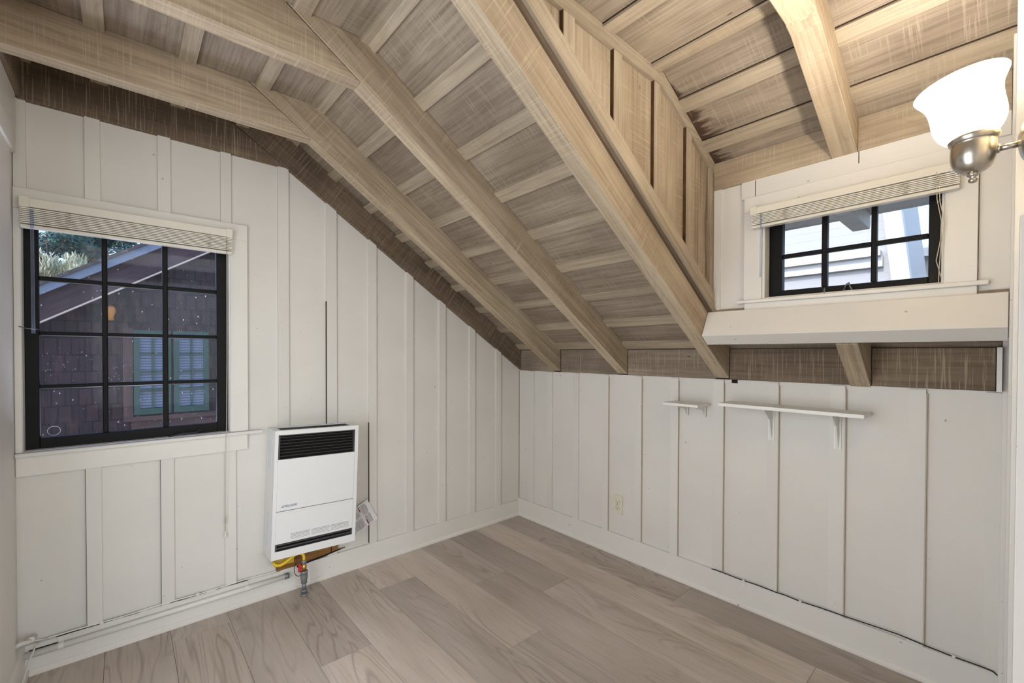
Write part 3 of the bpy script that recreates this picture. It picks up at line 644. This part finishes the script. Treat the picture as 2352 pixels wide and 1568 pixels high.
# instruction sheet tucked behind the heater
sh = thing('instruction_sheet', 'white printed instruction sheet with two red bars sticking out right of the heater', 'paper', (-1.203, -.022, .381))
av = Vector((.438, 0, -.899)); bv = Vector((-.899, 0, -.438)); yv = Vector((0, -1, 0))
def sheet(name, mat, rects, d, par=sh):
    b = MB()
    for a0, a1, c0, c1 in rects:
        p = [av*a+bv*c+yv*t_ for t_ in (d, d+.0006) for a, c in ((a0, c0), (a1, c0), (a1, c1), (a0, c1))]
        b.add(p, [(0, 1, 2, 3), (7, 6, 5, 4), (0, 4, 5, 1), (1, 5, 6, 2), (2, 6, 7, 3), (3, 7, 4, 0)])
    return b.build(name, mat, par)
sheet('paper_leaf', 'paper', [(0, .140, 0, .133)], 0)
sheet('red_bar', 'dred', [(.006, .042, .064, .069)], .0007); sheet('red_bar', 'dred', [(.1, .137, .052, .057)], .0007)
rects = []
for k in range(26):
    c0 = .024+k*.0041
    if .060 < c0 < .070: continue
    a = .008 if k % 7 else .02
    while a < .128:
        l = rnd.uniform(.004, .016); 
        if not (.062 < a < .07): rects.append((a, min(a+l, .132), c0, c0+(.0016 if k % 5 else .0026)))
        a += l+.0018
sheet('print_lines', 'greyink', rects, .0007)

# opening in the wall under the heater
t = thing('wall_opening', 'torn hole showing raw brown wood under the heater', 'hole', (-1.52, -.0005, .14))
b = MB(); b.prism([(-.155, -.03), (-.06, -.03), (.0, -.02), (.08, -.015), (.157, -.004), (.15, .012), (.158, .03), (.15, .06), (-.155, .06)], 'y', -.0148, -.0005, g=(1, 0, 0)); b.build('raw_lath', 'raw', t)
b = MB(); b.prism([(-.06, -.034), (0, -.026), (.08, -.018), (.157, -.007), (.19, -.001), (.19, .002), (.157, -.001), (.08, -.010), (.0, -.018), (-.06, -.026)], 'y', -.0175, -.0152); b.box(.114, .118, -.0155, -.0148, -.012, .05)
b.build('dark_crack', 'gap', t)

# gas pipe, valve and hose under the heater
gp = thing('gas_pipe', 'grey galvanised gas riser with shutoff valve coming out of the floor below the heater', 'pipe', (-1.572, -.112, 0))
b = MB(); b.lathe([(.019, 0), (.019, .006), (.014, .008)], seg=24); b.lathe([(.0135, .006), (.0135, .020), (.0155, .021), (.0155, .028), (.0125, .03)], seg=24); b.lathe([(.0105, .028), (.0105, .064)], seg=24); b.build('riser', 'galv', gp)
b = MB(); b.lathe([(.011, .060), (.0145, .062), (.0145, .074), (.0165, .082), (.0175, .10), (.0165, .112), (.0175, .113), (.0175, .122), (.012, .124)], seg=24); b.build('reducer', 'galv', gp)
b = MB(); b.lathe([(.011, .122), (.011, .130), (.0125, .131), (.0125, .150), (.010, .152), (.010, .162)], seg=8); b.build('valve_body', 'brass', gp)
b = MB(); b.lathe([(.0085, .158), (.012, .159), (.012, .176), (.009, .178)], seg=6); b.build('hose_nut', 'galv', gp)
b = MB(); b.box(-.030, -.017, -.014, -.006, .126, .166); b.box(-.028, -.010, -.012, -.004, .14, .147); b.build('valve_handle', 'red', gp, bevel=.003)
b = MB(); b.tube([(0, 0, .176), (0, 0, .186), (-.001, 0, .196), (-.004, .001, .205), (-.010, .002, .212), (-.019, .003, .216), (-.030, .004, .216), (-.045, .005, .211), (-.060, .006, .203), (-.075, .008, .193), (-.090, .010, .184), (-.104, .014, .178), (-.116, .02, .177), (-.126, .03, .182), (-.13, .045, .19)], .0068, 14)
o = b.build('gas_hose', 'yellow'); o.location = (-1.572, -.112, 0); tag(o, 'bright yellow flexible gas hose arching from the shutoff valve', 'hose')
b = MB(); b.prism([(-.122, .16), (-.034, .158), (-.032, .225), (-.126, .225), (-.13, .185)], 'y', .052, .053); o = b.build('warning_tag', 'ytag'); o.location = (-1.572, -.112, 0); tag(o, 'flat yellow warning tag hanging behind the yellow gas hose', 'tag')
b = MB(); b.tube([(-.02, .05, .15), (-.035, .04, .14), (-.038, .03, .115), (-.030, .025, .098), (-.018, .022, .092), (-.008, .022, .098), (-.012, .03, .12), (-.02, .04, .135)], .0016, 8)
o = b.build('thermostat_wire', 'cable'); o.location = (-1.572, -.112, 0); tag(o, 'thin dark loop of wire beside the gas valve', 'wire')

# white pipe and cable along the gable baseboard
wp = thing('baseboard_pipe', 'white painted pipe strapped along the gable wall baseboard', 'pipe', (0, 0, 0))
b = MB(); b.tube([(-2.545, -.031, .0835), (-1.9, -.031, .084), (-1.63, -.033, .086)], .0115, 16); b.build('pipe_run', 'trim', wp)
for x in (-2.435, -1.807):
    b = MB(); b.lathe([(.0135, -.008), (.0135, .008)], (x, -.031, .084), 20, 'x'); b.box(x-.008, x+.008, -.022, -.016, .066, .114); b.build('pipe_strap', 'trim', wp, bevel=.001)
b = MB(); b.lathe([(.0145, -.01), (.0145, .01)], (-1.632, -.033, .086), 20, 'x'); b.build('pipe_end', 'galv', wp)
wc = thing('white_cable', 'thin white cable running on top of the gable wall baseboard', 'cable', (0, 0, 0))
pts = [(-2.53, -.012, .140), (-2.51, -.016, .128)]+[(-2.48+k*.06, -.012, .1185+.002*math.sin(k*1.3)) for k in range(15)]
b = MB(); b.tube(pts, .0032, 8); b.build('cable_run', 'trim', wc)
b = MB(); b.tube([(-2.5+k*.06, -.019-.002*math.sin(k), .112+.004*math.sin(k*1.9+1)) for k in range(15)], .0018, 6); b.build('second_strand', 'trim', wc)
for x in (-2.32, -2.0): b = MB(); b.box(x-.006, x+.006, -.018, -.003, .114, .1245); b.build('cable_clip', 'trim', wc, bevel=.002)
vk = thing('pipe_valve', 'small white painted valve stub in the left corner near the floor', 'valve', (-2.545, -.10, .16))
b = MB(); b.tube([(0, 0, 0), (.012, .005, .004), (.028, .02, -.004), (.034, .05, -.012), (.04, .088, -.018)], .008, 10); b.build('stub_pipe', 'trim', vk)
b = MB(); b.lathe([(.010, -.004), (.012, 0), (.010, .006)], (.034, .04, -.008), 14, 'y'); b.build('stub_nut', 'trim', vk)
b = MB(); b.tube([(-2.514, -.6, .02), (-2.514, -.3, .07), (-2.51, -.12, .10), (-2.50, -.04, .118), (-2.47, -.02, .122)], .003, 8); tag(b.build('corner_cable', 'trim'), 'white cable curving down the left side wall corner', 'cable')

# black cable along the knee wall
bc = thing('black_cable', 'thin black cable sagging along the top of the knee wall baseboard', 'cable', (0, 0, 0))
pts = [(-1.47, .131), (-1.488, .1335), (-1.55, .1325), (-1.623, .1315), (-1.68, .1345), (-1.76, .1325), (-1.80, .135), (-1.859, .1315), (-1.93, .1365), (-2.01, .1375), (-2.09, .141), (-2.181, .144), (-2.26, .139), (-2.335, .136), (-2.40, .137), (-2.43, .135), (-2.443, .125), (-2.446, .09)]
b = MB(); b.tube([(-.0205, y, z) for y, z in pts], .0024, 8); b.build('cable_run', 'cable', bc)
for y, z in ((-1.623, .1315), (-1.859, .1315), (-2.335, .136)): b = MB(); b.box(-.0235, -.012, y-.005, y+.005, z-.004, z+.004); b.build('cable_clip', 'paper', bc, bevel=.0015)

# outlet
ot = thing('wall_outlet', 'ivory duplex power outlet low on the knee wall', 'outlet', (0, -.893, .306))
b = MB(); b.box(-.006, 0, -.035, .035, -.0572, .0572); b.build('cover_plate', 'outlet', ot, bevel=.003)
for z in (.0195, -.0195):
    b = MB(); b.lathe([(.0165, 0), (.0165, -.0022), (.0155, -.003)], (-.006, 0, z), 24, 'x'); so = b.build('socket', 'outlet', ot)
    b = MB(); b.box(-.0096, -.0085, -.0075, -.0055, z-.001, z+.007); b.box(-.0096, -.0085, .0055, .0075, z-.001, z+.006); b.lathe([(.0025, -.0096), (.0025, -.0085)], (0, 0, z-.008), 12, 'x'); b.build('slots', 'ink', so)
b = MB(); b.lathe([(.003, 0), (.003, -.002)], (-.006, 0, 0), 12, 'x'); b.build('screw', 'brass', ot)

# shelves
def shelf(label, y0, y1, z, th, brs, brh, bw, dep=.15):
    t = thing('wall_shelf', label, 'shelf', (0, (y0+y1)/2, z), group='white wall shelves'); c = (y0+y1)/2
    b = MB(); b.box(-dep, -.0135, y0-c, y1-c, 0, th); b.build('shelf_board', 'shelf', t, bevel=.001)
    for y in brs:
        y -= c; b = MB()
        b.prism([(y-bw/2, -brh), (y+bw/2, -brh), (y+bw/2, -.001), (y-bw/2, -.001)], 'x', -.0165, -.0135)
        b.prism([(-.0165, -brh), (-.0165, -.002), (-dep+.03, -.002), (-dep+.03, -.006), (-.05, -brh*.35)], 'y', y-bw*.15, y+bw*.15)
        b.prism([(-.0165, -.0035), (-dep+.025, -.0035), (-dep+.025, -.0005), (-.0165, -.0005)], 'y', y-bw/2, y+bw/2)
        br = b.build('bracket', 'shelf', t, bevel=.0008)
        for zz in (-.3, -.85): b = MB(); b.lathe([(.0035, 0), (.003, -.002)], (-.0165, y+.0, zz*brh), 12, 'x'); b.build('screw', 'shelf', br)
    return t
shelf('short white shelf, the left one on the knee wall', -1.452, -1.268, .957, .013, (-1.33, -1.425), .062, .012)
shelf('long white shelf on two brackets, the right one on the knee wall', -2.095, -1.55, .976, .015, (-1.735, -1.985), .152, .026)

# small nail and marks
b = MB(); b.tube([(-.013, -1.283, .79), (-.03, -1.288, .79)], .0022, 6); tag(b.build('wall_nail', 'trim'), 'painted nail sticking out of the knee wall below the short shelf', 'nail')

# ------------------------------------------------------------------ wall lamp
def sm(p, n=5):
    out = []
    for i in range(len(p)-1):
        a, b_, c, d = p[max(i-1, 0)], p[i], p[i+1], p[min(i+2, len(p)-1)]
        for k in range(n):
            t_ = k/n; out.append(tuple(.5*((2*b_[q_])+(-a[q_]+c[q_])*t_+(2*a[q_]-5*b_[q_]+4*c[q_]-d[q_])*t_*t_+(-a[q_]+3*b_[q_]-3*c[q_]+d[q_])*t_**3) for q_ in (0, 1)))
    return out+[p[-1]]
LX, LY = -.940, -2.3995
sc = thing('wall_lamp', 'brushed nickel wall lamp with lit frosted bell glass shade', 'lamp', (LX, LY, 1.66))
b = MB(); b.lathe([(.0, -.089), (.006, -.087), (.0075, -.082), (.004, -.077), (.0075, -.0745), (.0095, -.072), (.006, -.069)], seg=20, caps=False); b.build('finial', 'nickel', sc)
b = MB(); b.lathe(sm([(.006, -.069), (.018, -.066), (.028, -.056), (.0335, -.040), (.0345, -.024), (.0335, -.010), (.036, -.006), (.0385, .000), (.0375, .006), (.034, .009), (.031, .006)]), seg=72, caps=False); b.build('lamp_holder', 'nickel', sc)
b = MB(); b.tube([(0, -.032, -.03), (0, -.062, -.030)], .0062, 16); b.lathe([(.009, -.037), (.009, -.033)], (0, 0, -.03), 18, 'y'); b.build('arm', 'nickel', sc)
b = MB(); b.lathe(sm([(.052, -.0895), (.052, -.085), (.046, -.075), (.032, -.065), (.012, -.060), (.0, -.0595)]), (0, 0, -.026), 72, 'y', caps=False); b.build('wall_canopy', 'nickel', sc)
prof = [(.029, -.002), (.034, .003), (.043, .011), (.050, .022), (.0545, .036), (.0555, .050), (.0555, .066), (.0565, .082), (.060, .097), (.066, .109), (.0705, .117), (.0720, .121)]
prof = sm(prof)
b = MB(); b.lathe(prof+[(r-.0028, h) for r, h in reversed(prof)], seg=88, caps=False); s_ = b.build('lamp_shade', 'shade', sc); s_.rotation_euler = (math.radians(-10), 0, 0)
b = MB(); b.lathe([(.010, .01), (.011, .03), (.019, .045), (.022, .06), (.018, .073), (.008, .080), (0, .081)], seg=20, caps=False); o = b.build('bulb', 'bulb', sc); o.visible_shadow = True
pl = light('lamp_light', 'POINT', (LX, LY+.014, 1.745), 18, (1.0, .94, .84), .03)

# ------------------------------------------------------------------ roof shell outside
b = MB()
b.prism([(.6, top(.6)+.05), (KT, FZ+.06), (XL-.4, FZ+.06), (XL-.4, FZ+.12), (KT, FZ+.12), (.6, top(.6)+.11)], 'y', -1.54, .45)
b.prism([(.26, 1.856), (.26, 1.885), (-.1, dz(-.1)+.09), (-.66, FZ+.12), (XL-.4, FZ+.12), (XL-.4, FZ+.06), (-.66, FZ+.06), (-.1, dz(-.1)+.03)], 'y', -5.6, -1.545)
b.prism([(.6, top(.6)+.05), (-.05, top(-.05)+.05), (-.05, top(-.05)+.08), (.6, top(.6)+.08)], 'y', -5.6, -1.54)
struct(b.build('roof', 'shingle_roof'), 'outer roof of the house above the room', 'roof')
b = MB(); b.box(-.1, .262, -5.0, -1.5, 1.848, 1.856, g=(0, 1, 0)); b.box(.255, .275, -5.0, -1.5, 1.846, 1.93, g=(0, 1, 0)); struct(b.build('eave_soffit', 'eave'), 'grey white eave soffit seen at the top of the small window', 'eave')
b = MB(); b.prism([(-.1, 1.848), (.25, 1.848), (.25, 1.80), (.235, 1.776), (-.1, 1.776)], 'y', -2.042, -1.98); tag(b.build('eave_bracket', 'eave', bevel=.003), 'grey white eave bracket hanging outside the small window', 'bracket')
b = MB(); b.box(-30, 30, -30, 40, -2.6, -2.5); struct(b.build('ground', 'soil'), 'ground outside', 'ground')
b = MB(); b.box(XL-.1, .12, -5.4, .12, -2.5, -.07); struct(b.build('foundation', 'brown_shingle'), 'lower storey of the house under the room', 'wall')

# ------------------------------------------------------------------ neighbouring brown house
nh = thing('neighbour_house', 'dark brown shingled house gable with green windows outside the large window', 'house', (0, 3.0, 0))
HY = 0.0
rz = lambda x: 1.735+.655*(x+2.78)
b = MB(); b.prism([(-6.0, -2.5), (2.0, -2.5), (2.0, rz(2.0)-.2), (1.0, rz(1.0)-.2), (-6.0, rz(-6)-.2)], 'y', 0, .3, g=(1, 0, 0)); b.build('shingle_wall', 'brown_shingle', nh)
gr = (1, 0, .655)
b = MB(); b.prism([(-6, rz(-6)-.27), (2, rz(2)-.27), (2, rz(2)-.055), (-6, rz(-6)-.055)], 'y', -.16, -.1, g=gr); b.build('barge_board', wood('barge_wood', srgb(104, 78, 72), srgb(84, 62, 60), srgb(48, 36, 38), saw=.1, grain=.5), nh)
b = MB(); b.prism([(-6, rz(-6)-.285), (2, rz(2)-.285), (2, rz(2)-.270), (-6, rz(-6)-.270)], 'y', -.17, -.12, g=gr); b.build('sunlit_edge', plain('sunlit_strip', srgb(236, 212, 184), .6), nh)  # bright colour paints the sun caught on the rake's lower edge
b = MB(); b.prism([(-6, rz(-6)-.055), (2, rz(2)-.055), (2, rz(2)+.02), (-6, rz(-6)+.02)], 'y', -.20, -.1, g=gr); b.build('fascia_edge', 'fascia', nh)
b = MB(); b.prism([(-6, rz(-6)+.02), (2, rz(2)+.02), (2, rz(2)+.05), (-6, rz(-6)+.05)], 'y', -.22, 3.5, g=gr); b.build('roof_slab', 'shingle_roof', nh)
trimw = wood('brown_trim', srgb(116, 86, 74), srgb(92, 68, 62), srgb(50, 36, 34), saw=.1, grain=.5)
b = MB(); b.box(-2.255, -2.185, -.03, 0, .60, 1.45, g=(0, 0, 1)); b.box(-1.535, -1.49, -.035, 0, .60, 1.45, g=(0, 0, 1)); b.box(-2.255, -1.1, -.045, 0, .575, .618, g=(1, 0, 0)); b.box(-2.2, -1.15, -.02, 0, .50, .575, g=(1, 0, 0)); b.build('window_trim', trimw, nh)
bgl = plain('window_backing', srgb(92, 104, 120), .6)
bg_ = plain('blue_dark_glass', srgb(70, 92, 120), .15)
def green_win(x0, x1, z0=.635, z1=1.43):
    t = bpy.data.objects.new('casement_window', None); COL.objects.link(t); t.parent = nh; fr = .042; b = MB()
    b.box(x0, x0+fr, -.05, -.01, z0, z1); b.box(x1-fr, x1, -.05, -.01, z0, z1); b.box(x0+fr, x1-fr, -.05, -.01, z0, z0+.055); b.box(x0+fr, x1-fr, -.05, -.01, z1-.04, z1)
    xm = (x0+x1)/2; b.box(xm-.009, xm+.009, -.042, -.02, z0+.05, z1-.035)
    for k in range(1, 4): z = z0+.055+k*(z1-z0-.095)/4; b.box(x0+fr, x1-fr, -.042, -.02, z-.009, z+.009)
    b.build('frame', 'green', t)
    b = MB()
    for k in range(26): z = z0+.06+k*(z1-z0-.11)/26; b.add([(x0+fr, -.019, z), (x1-fr, -.019, z), (x1-fr, -.014, z+.019), (x0+fr, -.014, z+.019)], [(0, 1, 2, 3)])
    b.build('blind_slats', plain('blue_grey_slat', srgb(136, 148, 162), .5), t)
    b = MB(); b.box(x0+fr, x1-fr, -.0135, -.0115, z0, z1); b.build('backing', bgl, t)
    return t
green_win(-2.18, -1.905); green_win(-1.885, -1.60); green_win(-1.47, -1.2)
b = MB(); b.lathe([(.0, -.075), (.022, -.07), (.022, -.03), (.034, .0), (.034, .03), (.02, .055), (0, .06)], (-2.334, 2.93, 1.585), 16, caps=False)  # amber stand-in for an orange shape seen through the window
tag(b.build('amber_shape', 'amber', ), 'small amber shape on the brown shingle wall outside', 'lamp')
b = MB(); b.box(-2.34, -2.328, 2.945, 3.0, 1.58, 1.60); pt = b.build('amber_shape_arm', 'grille'); bpy.data.objects['amber_shape'].name = 'amber_shape'; pt.parent = bpy.data.objects['amber_shape']

# ------------------------------------------------------------------ trees outside the large window
def tree(name, label, cat, c, rad, mat, n, leaf, trunk_r, seed, squash=1.0, elong=1):
    rn = random.Random(seed); t = thing(name, label, cat, (c[0], c[1], -2.5)); b = MB(); H = c[2]+2.5
    cl = [(Vector((rn.gauss(0, .5), rn.gauss(0, .5), rn.gauss(0, .5)*squash)), rn.uniform(.22, .4)) for _ in range(34)]
    for _ in range(n):
        q_, rr = rn.choice(cl); d = Vector((rn.gauss(0, 1), rn.gauss(0, 1), rn.gauss(0, .6))); d.normalize()
        p = (q_+d*rr*rn.random()**.4)*rad+Vector((0, 0, H)); u = Vector((rn.gauss(0, 1), rn.gauss(0, 1), rn.gauss(0, .7))).normalized(); v = u.cross(d).normalized()
        if elong > 1: u = Vector((u.x*.4, u.y*.4, abs(u.z)+.5)).normalized()
        l = leaf*rn.uniform(.6, 1.4)
        b.add([p-u*l*elong, p+v*l*.45, p+u*l*elong, p-v*l*.45], [(0, 1, 2, 3)], r=min(.999, max(0, .5+.3*rn.gauss(0, 1))))
    b.build('foliage', mat, t)
    b = MB(); b.tube([(0, 0, 0), (.05, 0, H*.5), (0, .05, H)], [trunk_r, trunk_r*.7, trunk_r*.3], 10)
    for k in range(7): a = k*2.4; b.tube([(0, 0, H-rad*.5+.1*k), (math.cos(a)*rad*.35, math.sin(a)*rad*.35, H-rad*.2+.12*k), (math.cos(a)*rad*.7, math.sin(a)*rad*.7, H+.1*k)], [trunk_r*.3, trunk_r*.2, trunk_r*.06], 6)
    b.build('trunk', 'bark', t); return t
tree('conifer_tree', 'blue green conifer tree outside, behind the brown house roof', 'tree', (-3.05, 13.0, 4.35), 1.1, 'conifer', 20000, .05, .12, 4)
tree('dry_shrub', 'pale cream feathery shrub outside, below the conifer', 'shrub', (-3.3, 9.5, 2.72), .55, 'pampas', 9000, .028, .05, 9, .7, 2.2)

# ------------------------------------------------------------------ white house outside the small window
wh = thing('white_house', 'sunlit white sided house outside the small dormer window', 'house', (3.2, -1.7, -2.5))
b = MB(); b.prism([(7, 0), (7, 8), (.33, 8), (-.06, 4.2), (-.06, 0)], 'x', 0, 3, g=(0, 1, 0)); b.build('siding_wall', 'white_siding', wh)
b = MB(); b.box(-.10, 0, .05, 7, 4.66, 4.71, g=(0, 1, 0)); b.box(-.05, 0, .04, 7, 4.56, 4.66, g=(0, 1, 0)); b.build('belt_trim', 'whiteext', wh)
b = MB(); b.prism([(.35, 8), (.22, 8), (-.21, 4.0), (-.08, 4.0)], 'x', -.12, .02); b.build('corner_board', 'whiteext', wh)
gh = thing('garden_building', 'low white building far outside the right panes of the small window', 'house', (9.0, -2.6, -2.5))
b = MB(); b.box(0, 3, -3, 3, 0, 5.6, g=(0, 1, 0)); b.build('siding_wall', 'white_siding', gh)
b = MB(); b.prism([(-.4, 5.5), (3.4, 6.3), (3.4, 6.4), (-.4, 5.65)], 'y', -3.3, 3.3); b.build('roof_slab', 'eave', gh)
